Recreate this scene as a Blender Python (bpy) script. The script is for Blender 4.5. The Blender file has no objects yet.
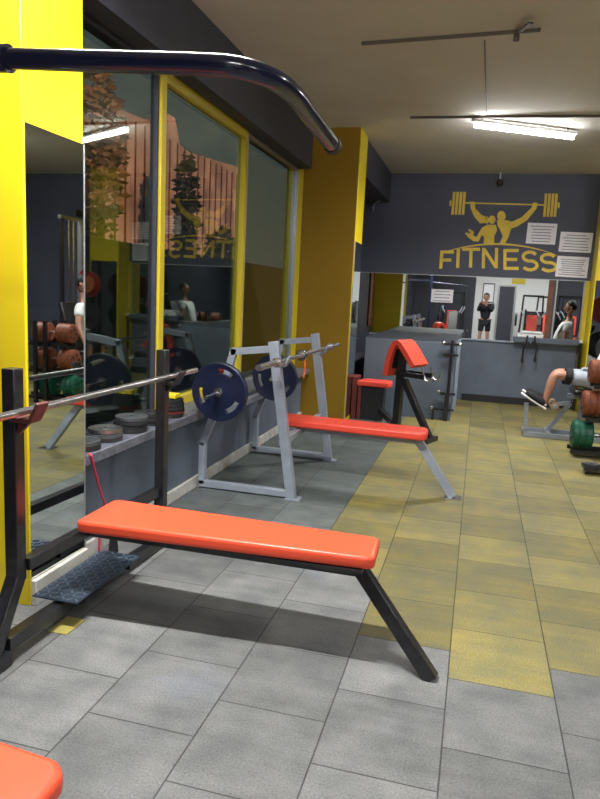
import bpy, bmesh, math, random
from mathutils import Vector, Matrix
random.seed(7)
S = bpy.context.scene
COL = S.collection
PI = math.pi
V = Vector

# ------------------------------------------------------------------ camera
F_PX = 668.867
RX = V((0.96499913, 0.25772485, 0.04852403))
DN = V((0.08682332, -0.13936964, -0.98642679))
FW = V((-0.24746392, 0.95611401, -0.15686811))
EYE = V((0, 0, 1.4752))
cam = bpy.data.cameras.new('camera'); co = bpy.data.objects.new('camera', cam); COL.objects.link(co)
cam.sensor_fit = 'HORIZONTAL'; cam.sensor_width = 36; cam.lens = F_PX / 600 * 36
cam.clip_start = 0.02; cam.clip_end = 200
m = Matrix.Identity(4)
for i in range(3):
    m[i][0] = RX[i]; m[i][1] = -DN[i]; m[i][2] = -FW[i]; m[i][3] = EYE[i]
co.matrix_world = m
S.camera = co
S.view_settings.view_transform = 'Standard'; S.view_settings.look = 'None'
S.view_settings.gamma = 1; S.view_settings.use_curve_mapping = False
S.view_settings.exposure = 0.76

# ------------------------------------------------------------------ dusk sky and low sun outside
W = bpy.data.worlds.new('dusk'); S.world = W; W.use_nodes = True
W.node_tree.nodes['Background'].inputs[0].default_value = (0.18, 0.21, 0.20, 1)
W.node_tree.nodes['Background'].inputs[1].default_value = 0.34
sl = bpy.data.lights.new('low_sun', 'SUN'); so = bpy.data.objects.new('low_sun', sl); COL.objects.link(so)
sl.energy = 2.3; sl.color = (1, 0.42, 0.26); sl.angle = math.radians(1.5)
so.rotation_euler = V((-1, 0.22, -0.35)).to_track_quat('-Z', 'Y').to_euler()

def area(name, loc, dx, dy, rz, e, spread=160, col=(1, 0.98, 0.95)):
    l = bpy.data.lights.new(name, 'AREA'); o = bpy.data.objects.new(name, l); COL.objects.link(o)
    l.shape = 'RECTANGLE'; l.size = dx; l.size_y = dy; l.energy = e; l.color = col
    l.spread = math.radians(spread); o.location = loc; o.rotation_euler = (0, 0, rz)
    return o
# the ceiling tubes: (x, y, z, heading, watts, spread)
TUBES = [(0.29, 7.51, 3.22, 0.519, 48, 152), (-1.2, 2.2, 3.22, 0.02, 95, 165), (2.9, 3.2, 3.22, 0.02, 34, 165),
         (3.0, 7.4, 3.22, 0.02, 34, 165), (0.6, -1.6, 3.22, 0.02, 48, 165), (3.4, -1.6, 3.22, 0.02, 48, 165)]
for (tx, ty, tz, th, te, ts) in TUBES:
    area('tube_light', (tx, ty, tz - 0.035), 1.15, 0.035, th, te, ts)

# ------------------------------------------------------------------ materials
MATS = {}
def _new(name):
    mt = bpy.data.materials.new(name); mt.use_nodes = True
    nt = mt.node_tree; return mt, nt, nt.nodes['Principled BSDF']
def mat(name, col, rough=0.5, metal=0.0, noise=0.0, nscale=20, bump=0.0, bscale=200, coat=0.0, emit=None, estr=0):
    if name in MATS: return MATS[name]
    mt, nt, b = _new(name); N, L = nt.nodes, nt.links
    b.inputs['Base Color'].default_value = (*col, 1); b.inputs['Roughness'].default_value = rough
    b.inputs['Metallic'].default_value = metal
    if coat: b.inputs['Coat Weight'].default_value = coat
    tc = N.new('ShaderNodeTexCoord')
    if noise:
        n = N.new('ShaderNodeTexNoise'); n.inputs['Scale'].default_value = nscale; n.inputs['Detail'].default_value = 5
        L.new(tc.outputs['Object'], n.inputs['Vector'])
        r = N.new('ShaderNodeValToRGB')
        r.color_ramp.elements[0].color = (*[c * (1 - noise) for c in col], 1); r.color_ramp.elements[0].position = 0.3
        r.color_ramp.elements[1].color = (*[min(1, c * (1 + noise)) for c in col], 1); r.color_ramp.elements[1].position = 0.7
        L.new(n.outputs['Fac'], r.inputs['Fac']); L.new(r.outputs['Color'], b.inputs['Base Color'])
    if bump:
        n2 = N.new('ShaderNodeTexNoise'); n2.inputs['Scale'].default_value = bscale
        L.new(tc.outputs['Object'], n2.inputs['Vector'])
        bp = N.new('ShaderNodeBump'); bp.inputs['Strength'].default_value = bump; bp.inputs['Distance'].default_value = 0.002
        L.new(n2.outputs['Fac'], bp.inputs['Height']); L.new(bp.outputs['Normal'], b.inputs['Normal'])
    if emit:
        b.inputs['Emission Color'].default_value = (*emit, 1); b.inputs['Emission Strength'].default_value = estr
    MATS[name] = mt; return mt

def floor_material():
    mt, nt, b = _new('rubber_tiles'); N, L = nt.nodes, nt.links
    def math_(op, a, c=None, d=None):
        n = N.new('ShaderNodeMath'); n.operation = op
        for i, x in enumerate((a, c, d)):
            if x is None: continue
            if isinstance(x, (int, float)): n.inputs[i].default_value = x
            else: L.new(x, n.inputs[i])
        return n.outputs[0]
    def mixc(f, a, c, mode='MIX'):
        n = N.new('ShaderNodeMix'); n.data_type = 'RGBA'; n.blend_type = mode
        if isinstance(f, (int, float)): n.inputs[0].default_value = f
        else: L.new(f, n.inputs[0])
        for k, x in ((6, a), (7, c)):
            if isinstance(x, tuple): n.inputs[k].default_value = x
            else: L.new(x, n.inputs[k])
        return n.outputs[2]
    def noise(scale, det=4, vec=None):
        n = N.new('ShaderNodeTexNoise'); n.inputs['Scale'].default_value = scale; n.inputs['Detail'].default_value = det
        L.new(vec or geo.outputs['Position'], n.inputs['Vector']); return n.outputs['Fac']
    def ramp(f, a, c):
        n = N.new('ShaderNodeMapRange'); L.new(f, n.inputs[0]); n.inputs[1].default_value = a; n.inputs[2].default_value = c
        return n.outputs[0]
    geo = N.new('ShaderNodeNewGeometry'); sp = N.new('ShaderNodeSeparateXYZ'); L.new(geo.outputs['Position'], sp.inputs[0])
    X, Y = sp.outputs[0], sp.outputs[1]
    bx = math_('ADD', Y, 8.6 - 0.165); by = math_('ADD', X, 0.795 + 8.0)
    cb = N.new('ShaderNodeCombineXYZ'); L.new(bx, cb.inputs[0]); L.new(by, cb.inputs[1])
    br = N.new('ShaderNodeTexBrick'); L.new(cb.outputs[0], br.inputs['Vector'])
    br.inputs['Scale'].default_value = 1; br.inputs['Brick Width'].default_value = 0.43; br.inputs['Row Height'].default_value = 0.40
    br.inputs['Mortar Size'].default_value = 0.0036; br.inputs['Mortar Smooth'].default_value = 0.6; br.offset = 0.5; br.offset_frequency = 2
    br.inputs['Color1'].default_value = (0.70, 0.70, 0.70, 1); br.inputs['Color2'].default_value = (1.18, 1.18, 1.18, 1)
    br.inputs['Mortar'].default_value = (0.2, 0.2, 0.2, 1)
    c = math_('FLOOR', math_('DIVIDE', math_('ADD', X, 0.795), 0.40))
    odd = math_('MODULO', math_('ABSOLUTE', c), 2.0)
    c0 = math_('LESS_THAN', math_('ABSOLUTE', c), 0.5)
    T = math_('ADD', math_('ADD', math_('MULTIPLY', odd, 0.215), 2.53), math_('MULTIPLY', c0, 0.86))
    yel = math_('MULTIPLY', math_('GREATER_THAN', c, -0.5), math_('GREATER_THAN', Y, T))
    g = mixc(ramp(noise(5), 0.35, 0.7), (0.11, 0.117, 0.12, 1), (0.185, 0.188, 0.184, 1))
    g = mixc(math_('MULTIPLY', ramp(noise(1.7), 0.56, 0.75), 0.6), g, (0.20, 0.215, 0.26, 1))
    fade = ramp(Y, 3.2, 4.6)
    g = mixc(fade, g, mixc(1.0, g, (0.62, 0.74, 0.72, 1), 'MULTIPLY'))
    y = mixc(ramp(noise(3.3), 0.35, 0.68), (0.155, 0.145, 0.062, 1), (0.25, 0.205, 0.052, 1))
    y = mixc(math_('MULTIPLY', ramp(noise(9), 0.45, 0.75), 0.5), y, (0.15, 0.145, 0.085, 1))
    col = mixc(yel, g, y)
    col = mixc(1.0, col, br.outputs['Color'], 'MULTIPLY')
    sc = N.new('ShaderNodeVectorMath'); sc.operation = 'MULTIPLY'; L.new(geo.outputs['Position'], sc.inputs[0]); sc.inputs[1].default_value = (1, 1, 1)
    spk = ramp(noise(130, 2), 0.3, 0.7)
    k = math_('ADD', math_('MULTIPLY', spk, 0.5), 0.75)
    kc = N.new('ShaderNodeCombineColor'); [L.new(k, kc.inputs[i]) for i in range(3)]
    col = mixc(1.0, col, kc.outputs[0], 'MULTIPLY')
    streak = N.new('ShaderNodeMapping'); L.new(geo.outputs['Position'], streak.inputs[0]); streak.inputs['Scale'].default_value = (2.0, 22, 1)
    st = math_('ADD', math_('MULTIPLY', ramp(noise(1.0, 3, streak.outputs[0]), 0.3, 0.7), 0.18), 0.91)
    kc2 = N.new('ShaderNodeCombineColor'); [L.new(st, kc2.inputs[i]) for i in range(3)]
    col = mixc(1.0, col, kc2.outputs[0], 'MULTIPLY')
    L.new(col, b.inputs['Base Color']); b.inputs['Roughness'].default_value = 0.62
    bp = N.new('ShaderNodeBump'); bp.inputs['Strength'].default_value = 0.35; bp.inputs['Distance'].default_value = 0.003
    hh = math_('SUBTRACT', spk, math_('MULTIPLY', br.outputs['Fac'], 3.0))
    L.new(hh, bp.inputs['Height']); L.new(bp.outputs['Normal'], b.inputs['Normal'])
    return mt

def mirror_material(name, col, rough=0.012):
    mt, nt, b = _new(name)
    b.inputs['Base Color'].default_value = (*col, 1); b.inputs['Metallic'].default_value = 1; b.inputs['Roughness'].default_value = rough
    return mt
def glass_material():
    mt = bpy.data.materials.new('tinted_glass'); mt.use_nodes = True; nt = mt.node_tree; N, L = nt.nodes, nt.links
    N.remove(N['Principled BSDF'])
    t = N.new('ShaderNodeBsdfTransparent'); t.inputs[0].default_value = (0.72, 0.78, 0.76, 1)
    g = N.new('ShaderNodeBsdfGlossy'); g.inputs['Color'].default_value = (0.85, 0.95, 0.9, 1); g.inputs['Roughness'].default_value = 0.02
    lw_ = N.new('ShaderNodeLayerWeight'); lw_.inputs[0].default_value = 0.5
    pw = N.new('ShaderNodeMath'); pw.operation = 'POWER'; L.new(lw_.outputs['Facing'], pw.inputs[0]); pw.inputs[1].default_value = 2.2
    fr = N.new('ShaderNodeMath'); fr.operation = 'MULTIPLY_ADD'; L.new(pw.outputs[0], fr.inputs[0]); fr.inputs[1].default_value = 0.45; fr.inputs[2].default_value = 0.05
    mx = N.new('ShaderNodeMixShader'); L.new(fr.outputs[0], mx.inputs[0]); L.new(t.outputs[0], mx.inputs[1]); L.new(g.outputs[0], mx.inputs[2])
    L.new(mx.outputs[0], N['Material Output'].inputs['Surface']); return mt

YEL = mat('yellow_paint', (0.80, 0.62, 0.012), 0.32, noise=0.05, nscale=3)
FRAMEY = mat('yellow_frame', (0.66, 0.52, 0.03), 0.4)
GREYW = mat('slate_wall', (0.105, 0.13, 0.175), 0.55, noise=0.10, nscale=4)
DARKW = mat('dark_slate', (0.040, 0.042, 0.060), 0.6, noise=0.12, nscale=3)
LOGOW = mat('emblem_wall', (0.068, 0.076, 0.115), 0.6, noise=0.08, nscale=2)
CEIL = mat('ceiling_paint', (0.62, 0.595, 0.55), 0.8, noise=0.05, nscale=2)
WHITE = mat('white_paint', (0.72, 0.73, 0.74), 0.6, noise=0.04)
SILLM = mat('sill_stone', (0.12, 0.13, 0.16), 0.4, noise=0.35, nscale=25)
BASEW = mat('pale_baseboard', (0.52, 0.52, 0.48), 0.4, noise=0.2, nscale=9)
ORANGE = mat('orange_vinyl', (0.80, 0.085, 0.035), 0.36, bump=0.25, bscale=160)
ORANGE2 = mat('red_vinyl', (0.78, 0.07, 0.04), 0.38, bump=0.2, bscale=160)
BLACKM = mat('black_paint', (0.012, 0.012, 0.014), 0.32, noise=0.5, nscale=30, coat=0.2)
NAVY = mat('navy_paint', (0.008, 0.011, 0.035), 0.20, coat=0.5)
SILVER = mat('silver_paint', (0.30, 0.34, 0.41), 0.42, metal=0.25, noise=0.08, nscale=12)
CHROME = mat('chrome', (0.72, 0.72, 0.74), 0.22, metal=1.0)
STEEL = mat('brushed_steel', (0.42, 0.42, 0.44), 0.32, metal=1.0, noise=0.2, nscale=40)
RUST = mat('worn_brown_metal', (0.10, 0.03, 0.03), 0.5, noise=0.5, nscale=30)
BLUE = mat('blue_rubber', (0.004, 0.0075, 0.032), 0.42, noise=0.15, nscale=15)
RUBBER = mat('black_rubber', (0.014, 0.015, 0.018), 0.5, noise=0.3, nscale=30)
IRON = mat('grey_iron', (0.09, 0.10, 0.11), 0.4, metal=0.5, noise=0.3, nscale=30)
BROWND = mat('orange_brown_rubber', (0.20, 0.055, 0.022), 0.5, noise=0.3, nscale=20)
GREEND = mat('green_rubber', (0.006, 0.085, 0.05), 0.4, noise=0.2, nscale=20)
REDP = mat('red_rubber', (0.25, 0.010, 0.012), 0.42)
PLATEM = mat('chequer_steel', (0.06, 0.085, 0.12), 0.35, metal=0.6, noise=0.2, nscale=40)
GOLD = mat('gold_paint', (0.80, 0.57, 0.06), 0.55, noise=0.12, nscale=6)
PAPER = mat('paper', (0.85, 0.84, 0.90), 0.35, noise=0.05)
INK = mat('grey_ink', (0.30, 0.29, 0.36), 0.7)
BROWNW = mat('brown_wood', (0.16, 0.06, 0.025), 0.5, noise=0.3, nscale=18)
MAROON = mat('maroon_board', (0.13, 0.02, 0.015), 0.45, noise=0.2, nscale=10)
PINK = mat('pink_cord', (0.55, 0.03, 0.07), 0.5)
SKIN = mat('skin', (0.46, 0.23, 0.16), 0.5, noise=0.08, nscale=9)
HAIR = mat('dark_hair', (0.012, 0.009, 0.008), 0.6)
CLOTHB = mat('black_cloth', (0.010, 0.011, 0.016), 0.85)
CLOTHW = mat('white_cloth', (0.78, 0.79, 0.80), 0.8)
CLOTHG = mat('grey_cloth', (0.36, 0.40, 0.47), 0.8)
MIRROR = mirror_material('mirror_silver', (0.80, 0.84, 0.83))
MIRROR2 = mirror_material('mirror_pillar', (0.66, 0.71, 0.70))
GLASS = glass_material()
ALU = mat('aluminium', (0.5, 0.51, 0.52), 0.35, metal=0.8)
TUBEM = mat('lit_tube', (0.9, 0.9, 0.9), 0.4, emit=(1, 0.99, 0.97), estr=32)
CONDM = mat('conduit_grey', (0.11, 0.09, 0.08), 0.6)
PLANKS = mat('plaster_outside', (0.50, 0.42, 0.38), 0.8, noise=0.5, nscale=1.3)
LEAF = mat('leaf_sunset', (0.30, 0.21, 0.12), 0.7, noise=0.4, nscale=8)  # sunset's orange light mixed into the leaf colour

# ------------------------------------------------------------------ mesh helpers
def frame_of(d):
    d = d.normalized(); u = V((0, 0, 1)) if abs(d.z) < 0.95 else V((1, 0, 0))
    s = d.cross(u).normalized(); return s, s.cross(d).normalized()
class MB:
    def __init__(self): self.bm = bmesh.new()
    def box(self, a, b, rot=None, piv=None):
        vs = [V((x, y, z)) for z in (a[2], b[2]) for y in (a[1], b[1]) for x in (a[0], b[0])]
        if rot is not None:
            p = V(piv) if piv is not None else (V(a) + V(b)) / 2
            vs = [rot @ (v - p) + p for v in vs]
        v = [self.bm.verts.new(x) for x in vs]
        for f in ((0, 2, 3, 1), (4, 5, 7, 6), (0, 1, 5, 4), (2, 6, 7, 3), (0, 4, 6, 2), (1, 3, 7, 5)):
            self.bm.faces.new([v[i] for i in f])
        return self
    def beam(self, p, q, w, h, side=None):
        p, q = V(p), V(q); d = (q - p).normalized()
        if side is None: s, u = frame_of(d)
        else:
            s = V(side); s = (s - d * s.dot(d)).normalized(); u = s.cross(d).normalized()
        v = [self.bm.verts.new(c + s * (a * w / 2) + u * (b * h / 2)) for c in (p, q) for a, b in ((-1, -1), (1, -1), (1, 1), (-1, 1))]
        for f in ((3, 2, 1, 0), (4, 5, 6, 7), (0, 1, 5, 4), (1, 2, 6, 5), (2, 3, 7, 6), (3, 0, 4, 7)):
            self.bm.faces.new([v[i] for i in f])
        return self
    def tube(self, pts, r, seg=12, cap=True):
        pts = [V(p) for p in pts]; rs = r if isinstance(r, (list, tuple)) else [r] * len(pts)
        rings = []; s = u = None
        for i, p in enumerate(pts):
            d = (pts[min(i + 1, len(pts) - 1)] - pts[max(i - 1, 0)]).normalized()
            if s is None: s, u = frame_of(d)
            else:
                s = (s - d * s.dot(d)).normalized(); u = s.cross(d).normalized()
            rings.append([self.bm.verts.new(p + (s * math.cos(2 * PI * k / seg) + u * math.sin(2 * PI * k / seg)) * rs[i]) for k in range(seg)])
        for a, b in zip(rings, rings[1:]):
            for k in range(seg): self.bm.faces.new((a[k], a[(k + 1) % seg], b[(k + 1) % seg], b[k]))
        if cap:
            self.bm.faces.new(rings[0][::-1]); self.bm.faces.new(rings[-1])
        return self
    def cyl(self, p, q, r, seg=20): return self.tube([p, q], r, seg)
    def lathe(self, p, d, prof, seg=32):          # prof: (distance along d, radius)
        p, d = V(p), V(d).normalized(); s, u = frame_of(d); rings = []
        for t, r in prof:
            rings.append([self.bm.verts.new(p + d * t + (s * math.cos(2 * PI * k / seg) + u * math.sin(2 * PI * k / seg)) * max(r, 1e-4)) for k in range(seg)])
        for a, b in zip(rings, rings[1:]):
            for k in range(seg): self.bm.faces.new((a[k], a[(k + 1) % seg], b[(k + 1) % seg], b[k]))
        self.bm.faces.new(rings[0][::-1]); self.bm.faces.new(rings[-1]); return self
    def prism(self, pts, off):                    # pts: 3-D outline, off: extrusion vector
        a = [self.bm.verts.new(V(p)) for p in pts]; b = [self.bm.verts.new(V(p) + V(off)) for p in pts]; n = len(a)
        self.bm.faces.new(a); self.bm.faces.new(b[::-1])
        for i in range(n): self.bm.faces.new((a[i], b[i], b[(i + 1) % n], a[(i + 1) % n]))
        return self
    def ball(self, c, r, sc=(1, 1, 1), sub=2):
        M = Matrix.Translation(V(c)) @ Matrix.Diagonal((*sc, 1))
        bmesh.ops.create_icosphere(self.bm, subdivisions=sub, radius=r, matrix=M); return self
    def plate(self, c, d, R, th, slots=0, hole=0.026, seg=48, ph=0.0):
        c, d = V(c), V(d).normalized(); s, u = frame_of(d)
        rad = [hole, hole * 1.9, R * 0.36, R * 0.62, R * 0.80, R * 0.97, R]
        tk = [th, th, th * 0.62, th * 0.62, th * 0.7, th, th * 0.85]
        def P(i, k, sg): a = 2 * PI * k / seg + ph; return c + (s * math.cos(a) + u * math.sin(a)) * rad[i] + d * (sg * tk[i] / 2)
        vt = {}
        def vv(i, k, sg):
            key = (i, k % seg, sg)
            if key not in vt: vt[key] = self.bm.verts.new(P(i, k % seg, sg))
            return vt[key]
        def solid(i, k):
            if i < 0 or i >= len(rad) - 1: return False
            if slots and i == 3:
                w = seg // slots; return not (0 <= (k % seg) % w < w * 0.34)
            return True
        for i in range(len(rad) - 1):
            for k in range(seg):
                if not solid(i, k): continue
                for sg in (1, -1):
                    f = [vv(i, k, sg), vv(i + 1, k, sg), vv(i + 1, k + 1, sg), vv(i, k + 1, sg)]
                    self.bm.faces.new(f if sg > 0 else f[::-1])
                for (e0, e1, nb) in (((i, k), (i, k + 1), solid(i - 1, k)), ((i + 1, k), (i + 1, k + 1), solid(i + 1, k)),
                                     ((i, k), (i + 1, k), solid(i, k - 1)), ((i, k + 1), (i + 1, k + 1), solid(i, k + 1))):
                    if not nb: self.bm.faces.new((vv(*e0, 1), vv(*e1, 1), vv(*e1, -1), vv(*e0, -1)))
        return self
    def xf(self, M):
        bmesh.ops.transform(self.bm, matrix=M, verts=self.bm.verts); return self
    def done(self, name, mt, parent=None, bevel=0, bseg=2, smooth=True):
        bmesh.ops.recalc_face_normals(self.bm, faces=self.bm.faces)
        if parent is not None:
            w = V((0, 0, 0)); p = parent
            while p is not None: w += p.location; p = p.parent
            bmesh.ops.translate(self.bm, verts=self.bm.verts, vec=-w)
        me = bpy.data.meshes.new(name); self.bm.to_mesh(me); self.bm.free()
        if smooth:
            me.shade_smooth(); me.set_sharp_from_angle(angle=math.radians(35))
        me.materials.append(mt)
        o = bpy.data.objects.new(name, me); COL.objects.link(o)
        if parent is not None: o.parent = parent
        if bevel:
            bv = o.modifiers.new('bevel', 'BEVEL'); bv.width = bevel; bv.segments = bseg; bv.limit_method = 'ANGLE'; bv.harden_normals = False
        return o
def tag(o, label, cat, group=None, kind=None):
    o['label'] = label; o['category'] = cat
    if group: o['group'] = group
    if kind: o['kind'] = kind
    return o
def thing(name, label, cat, loc, group=None):
    o = bpy.data.objects.new(name, None); COL.objects.link(o); o.location = loc; o.empty_display_size = 0.1
    return tag(o, label, cat, group)
def single(name, mb, mt, label, cat, loc=None, group=None, **k):
    if loc is not None: mb.xf(Matrix.Translation(-V(loc)))
    o = mb.done(name, mt, **k)
    if loc is not None: o.location = loc
    return tag(o, label, cat, group)
def dup(root, loc, label, group=None):
    r = root.copy(); COL.objects.link(r); r.location = loc; r['label'] = label
    if group: r['group'] = group
    def rec(src, dst):
        for ch in list(src.children):
            c = ch.copy(); COL.objects.link(c); c.parent = dst; rec(ch, c)
    rec(root, r); return r
def struct(name, mb, mt, parent=None, **k):
    o = mb.done(name, mt, parent, **k)
    if parent is None: o['kind'] = 'structure'
    return o
def BX(a, b): return MB().box(a, b)

# ------------------------------------------------------------------ room shell
H = 3.3; XL = -1.96; XR = 5.2; YB = -4.0; YF = 10.35; XG = -2.14
struct('floor', BX((-2.5, YB - .1, -0.1), (XR + .1, YF + .1, 0)), floor_material())
struct('ceiling', BX((-2.5, YB - .1, H), (XR + .1, YF + .1, H + 0.15)), CEIL)
struct('wall_far', BX((-2.3, YF, 0), (XR + .1, YF + .15, H)), LOGOW)
struct('wall_back', BX((-2.5, YB - .15, 0), (XR + .1, YB, H)), WHITE)
struct('wall_back_dark', BX((-2.5, YB, 0), (-0.2, YB + .03, H)), DARKW)
struct('wall_back_side', BX((2.25, YB, 0), (XR, YB + .03, H)), DARKW)
struct('wall_right', BX((XR, YB, 0), (XR + .15, YF, H)), DARKW)
struct('wall_left_near', BX((-2.5, YB, 0), (-2.30, 2.48, H)), DARKW)
struct('wall_left_low', BX((-2.25, 2.92, 0), (XL, YF, 0.54)), GREYW)
struct('wall_left_lintel', BX((-2.25, 2.92, 2.86), (XL, 8.0, H)), DARKW)
struct('wall_left_alcove', BX((-2.25, 8.0, 0.54), (XL, YF, H)), DARKW)
struct('wall_alcove_beam', BX((XL, 8.0, 2.88), (-1.44, YF, H)), DARKW, bevel=0.004)
struct('wall_alcove_low', BX((XL, 8.05, 0), (-1.62, YF, 0.56)), GREYW)
struct('trim_1', BX((XL, 8.05, 0.56), (-1.56, YF, 0.61)), SILLM, bevel=0.006)
struct('trim_2', BX((-2.17, 2.925, 0.545), (-1.87, 7.6, 0.605)), SILLM, bevel=0.006)
struct('baseboard_left', BX((XL, 2.925, 0), (XL + 0.022, 7.6, 0.085)), BASEW, bevel=0.004)
struct('wall_near_pillar', BX((-2.5, 2.48, 0), (-1.872, 2.92, H)), YEL, bevel=0.004)
struct('baseboard_near_pillar', MB().box((-1.872, 2.49, 0), (-1.845, 2.92, 0.12)), BASEW, bevel=0.004)
struct('wall_far_pillar', BX((-2.25, 7.6, 0), (-1.42, 8.05, H)), YEL, bevel=0.004)
struct('trim_9', BX((-2.05, 7.592, 0), (-1.428, 7.60, H)), mat('ochre_front', (0.31, 0.175, 0.002), 0.75, noise=0.06, nscale=2))  # darker ochre sheet over the front face of the yellow pillar
struct('wall_right_pillar', BX((1.48, 9.98, 0), (2.0, YF, H)), YEL, bevel=0.004)
struct('baseboard_far', BX((-0.15, YF - 0.05, 0), (1.42, YF - 0.02, 0.10)), RUBBER)

# window wall: three panes between sill and lintel, each with its frame
def window(n, y0, y1, fm, fw, fd):
    z0, z1 = 0.605, 2.86
    g = struct('window_%d' % n, BX((XG - 0.004, y0 + fw, z0 + fw), (XG + 0.004, y1 - fw, z1 - fw)), GLASS, smooth=False)
    f = MB()
    for a, b in (((y0, z0), (y0 + fw, z1)), ((y1 - fw, z0), (y1, z1)), ((y0 + fw, z0), (y1 - fw, z0 + fw)), ((y0 + fw, z1 - fw), (y1 - fw, z1))):
        f.box((XG - 0.02, a[0], a[1]), (XG + fd, b[0], b[1]))
    f.done('window_frame', fm, g, bevel=0.003)
    return g
window(1, 2.93, 4.16, DARKW, 0.025, 0.03)
window(2, 4.17, 5.84, FRAMEY, 0.07, 0.045)
window(3, 5.86, 7.59, ALU, 0.03, 0.035)
struct('trim_3', BX((-1.955, 8.10, 0.95), (-1.93, 8.55, 2.7)), BROWNW)

# mirrors
def mirror(name, a, b, mt, label, rims):
    o = thing(name, label, 'mirror', ((a[0] + b[0]) / 2, (a[1] + b[1]) / 2, a[2]))
    MB().box(a, b).done('mirror_glass', mt, o, smooth=False)
    for r in rims: MB().box(*r).done('edge_trim', ALU, o)
    return o
t = thing('pillar_mirror', 'tall mirror on the side of the nearest yellow pillar', 'mirror', (-1.87, 2.7, 0.125))
MB().prism([(-1.872, 2.49, 0.125), (-1.8675, 2.49, 0.125), (-1.863, 2.912, 0.125), (-1.872, 2.912, 0.125)], (0, 0, 1.99)).done('mirror_glass', MIRROR2, t, smooth=False)
BX((-1.872, 2.912, 0.125), (-1.860, 2.917, 2.115)).done('edge_trim', ALU, t)
mirror('pillar_mirror', (-1.42, 7.615, 0.05), (-1.415, 8.04, 2.08), MIRROR2, 'narrow mirror strip on the side of the far ochre pillar', [((-1.42, 7.603, 0.05), (-1.412, 7.615, 2.08))])
# far wall mirror, three sheets with seams
rims = [((-1.95, YF - 0.012, 1.835), (1.46, YF, 1.845))]
t = thing('wall_mirror', 'long wide mirror on the far wall above the grey half wall', 'mirror', (-0.3, YF, 0.93))
for x0, x1 in ((-1.95, -1.60), (-1.597, -0.62), (-0.617, 0.93)):
    BX((x0, YF - 0.006, 0.93), (x1, YF, 1.835)).done('mirror_glass', MIRROR, t, smooth=False)
BX((-1.95, YF - 0.012, 1.835), (1.46, YF, 1.845)).done('edge_trim', ALU, t)
t = thing('wall_mirror', 'darker mirror sheet right of the brown strip beside the yellow pillar', 'mirror', (1.2, YF, 0.93))
BX((1.05, YF - 0.006, 0.93), (1.40, YF, 1.835)).done('mirror_glass', MIRROR2, t, smooth=False)
for x in (1.03, 1.40): BX((x, YF - 0.02, 0.93), (x + 0.02, YF, 1.835)).done('edge_trim', ALU, t)
struct('reflection_strip', BX((0.935, YF - 0.03, 0.93), (1.0, YF, 1.835)), BROWNW)  # solid brown strip standing in for a door frame's reflection
struct('trim_5', BX((1.42, YF - 0.06, 0.0), (1.475, YF - 0.0, 1.84)), FRAMEY)
mirror('pillar_mirror', (1.50, 9.975, 0.05), (1.98, 9.98, 1.84), MIRROR2, 'mirror on the yellow pillar at the right edge', [])
# low grey walls at the far end
struct('wall_far_low', BX((-1.62, YF - 0.02, 0), (1.40, YF, 0.93)), GREYW)
struct('trim_6', BX((-1.62, YF - 0.045, 0.905), (1.40, YF, 0.93)), SILVER, bevel=0.003)
struct('wall_partition', BX((-1.36, 8.42, 0.0), (-0.24, YF - 0.02, 0.965)), GREYW, bevel=0.004)
struct('trim_12', BX((-1.36, 8.43, 0.965), (-0.24, YF - 0.02, 0.975)), mat('painted_shade_top', (0.028, 0.036, 0.050), 0.7))  # top coloured dark to offset the lamp light falling on it
struct('trim_10', BX((-0.24, 9.16, 0.0), (-0.20, 9.25, 0.97)), SILVER)

# back of the room, seen only in the mirrors
struct('door_1', BX((0.62, YB, 0), (1.12, YB + 0.05, 2.05)), DARKW)
struct('trim_7', MB().box((0.56, YB, 0), (0.62, YB + .06, 2.11)).box((1.12, YB, 0), (1.18, YB + .06, 2.11)).box((0.62, YB, 2.05), (1.12, YB + .06, 2.11)), ALU)

# ------------------------------------------------------------------ outside the windows
struct('ground_outside', BX((-16, -2, -0.6), (-2.35, 26, -0.5)), mat('asphalt', (0.05, 0.05, 0.05), 0.9))
fb = thing('plank_clad_building', 'pink sunlit plank building seen through the yellow framed window', 'building', (-6.3, 14, -0.5))
BX((-6.5, 9.5, -0.5), (-6.1, 16.4, 4.2)).done('facade', PLANKS, fb)
mb = MB()
prof = [(9.5, 4.3), (12.0, 4.45), (12.4, 4.75), (12.7, 4.75), (12.95, 4.3), (13.4, 4.25), (16.4, 4.5)]
mb.prism([(-6.49, y, z) for y, z in prof] + [(-6.49, 16.4, 4.2), (-6.49, 9.5, 4.2)], (0.39, 0, 0)); mb.done('roof_edge', PLANKS, fb)
for i in range(20):
    y = 9.75 + i * 0.34
    BX((-6.1, y, -0.5), (-6.08, y + 0.035, 4.3)).done('batten', BROWNW, fb)
single('shade_wall', BX((-4.1, -2, -0.5), (-3.95, 24, 1.95)), mat('shade_dark', (0.02, 0.022, 0.02), 0.9, noise=0.3, nscale=3), 'added dark wall outside that keeps the lower window view shaded', 'wall', (-4.0, 11, -0.5))  # added dark wall, stands in for shade low in the window view
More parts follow.
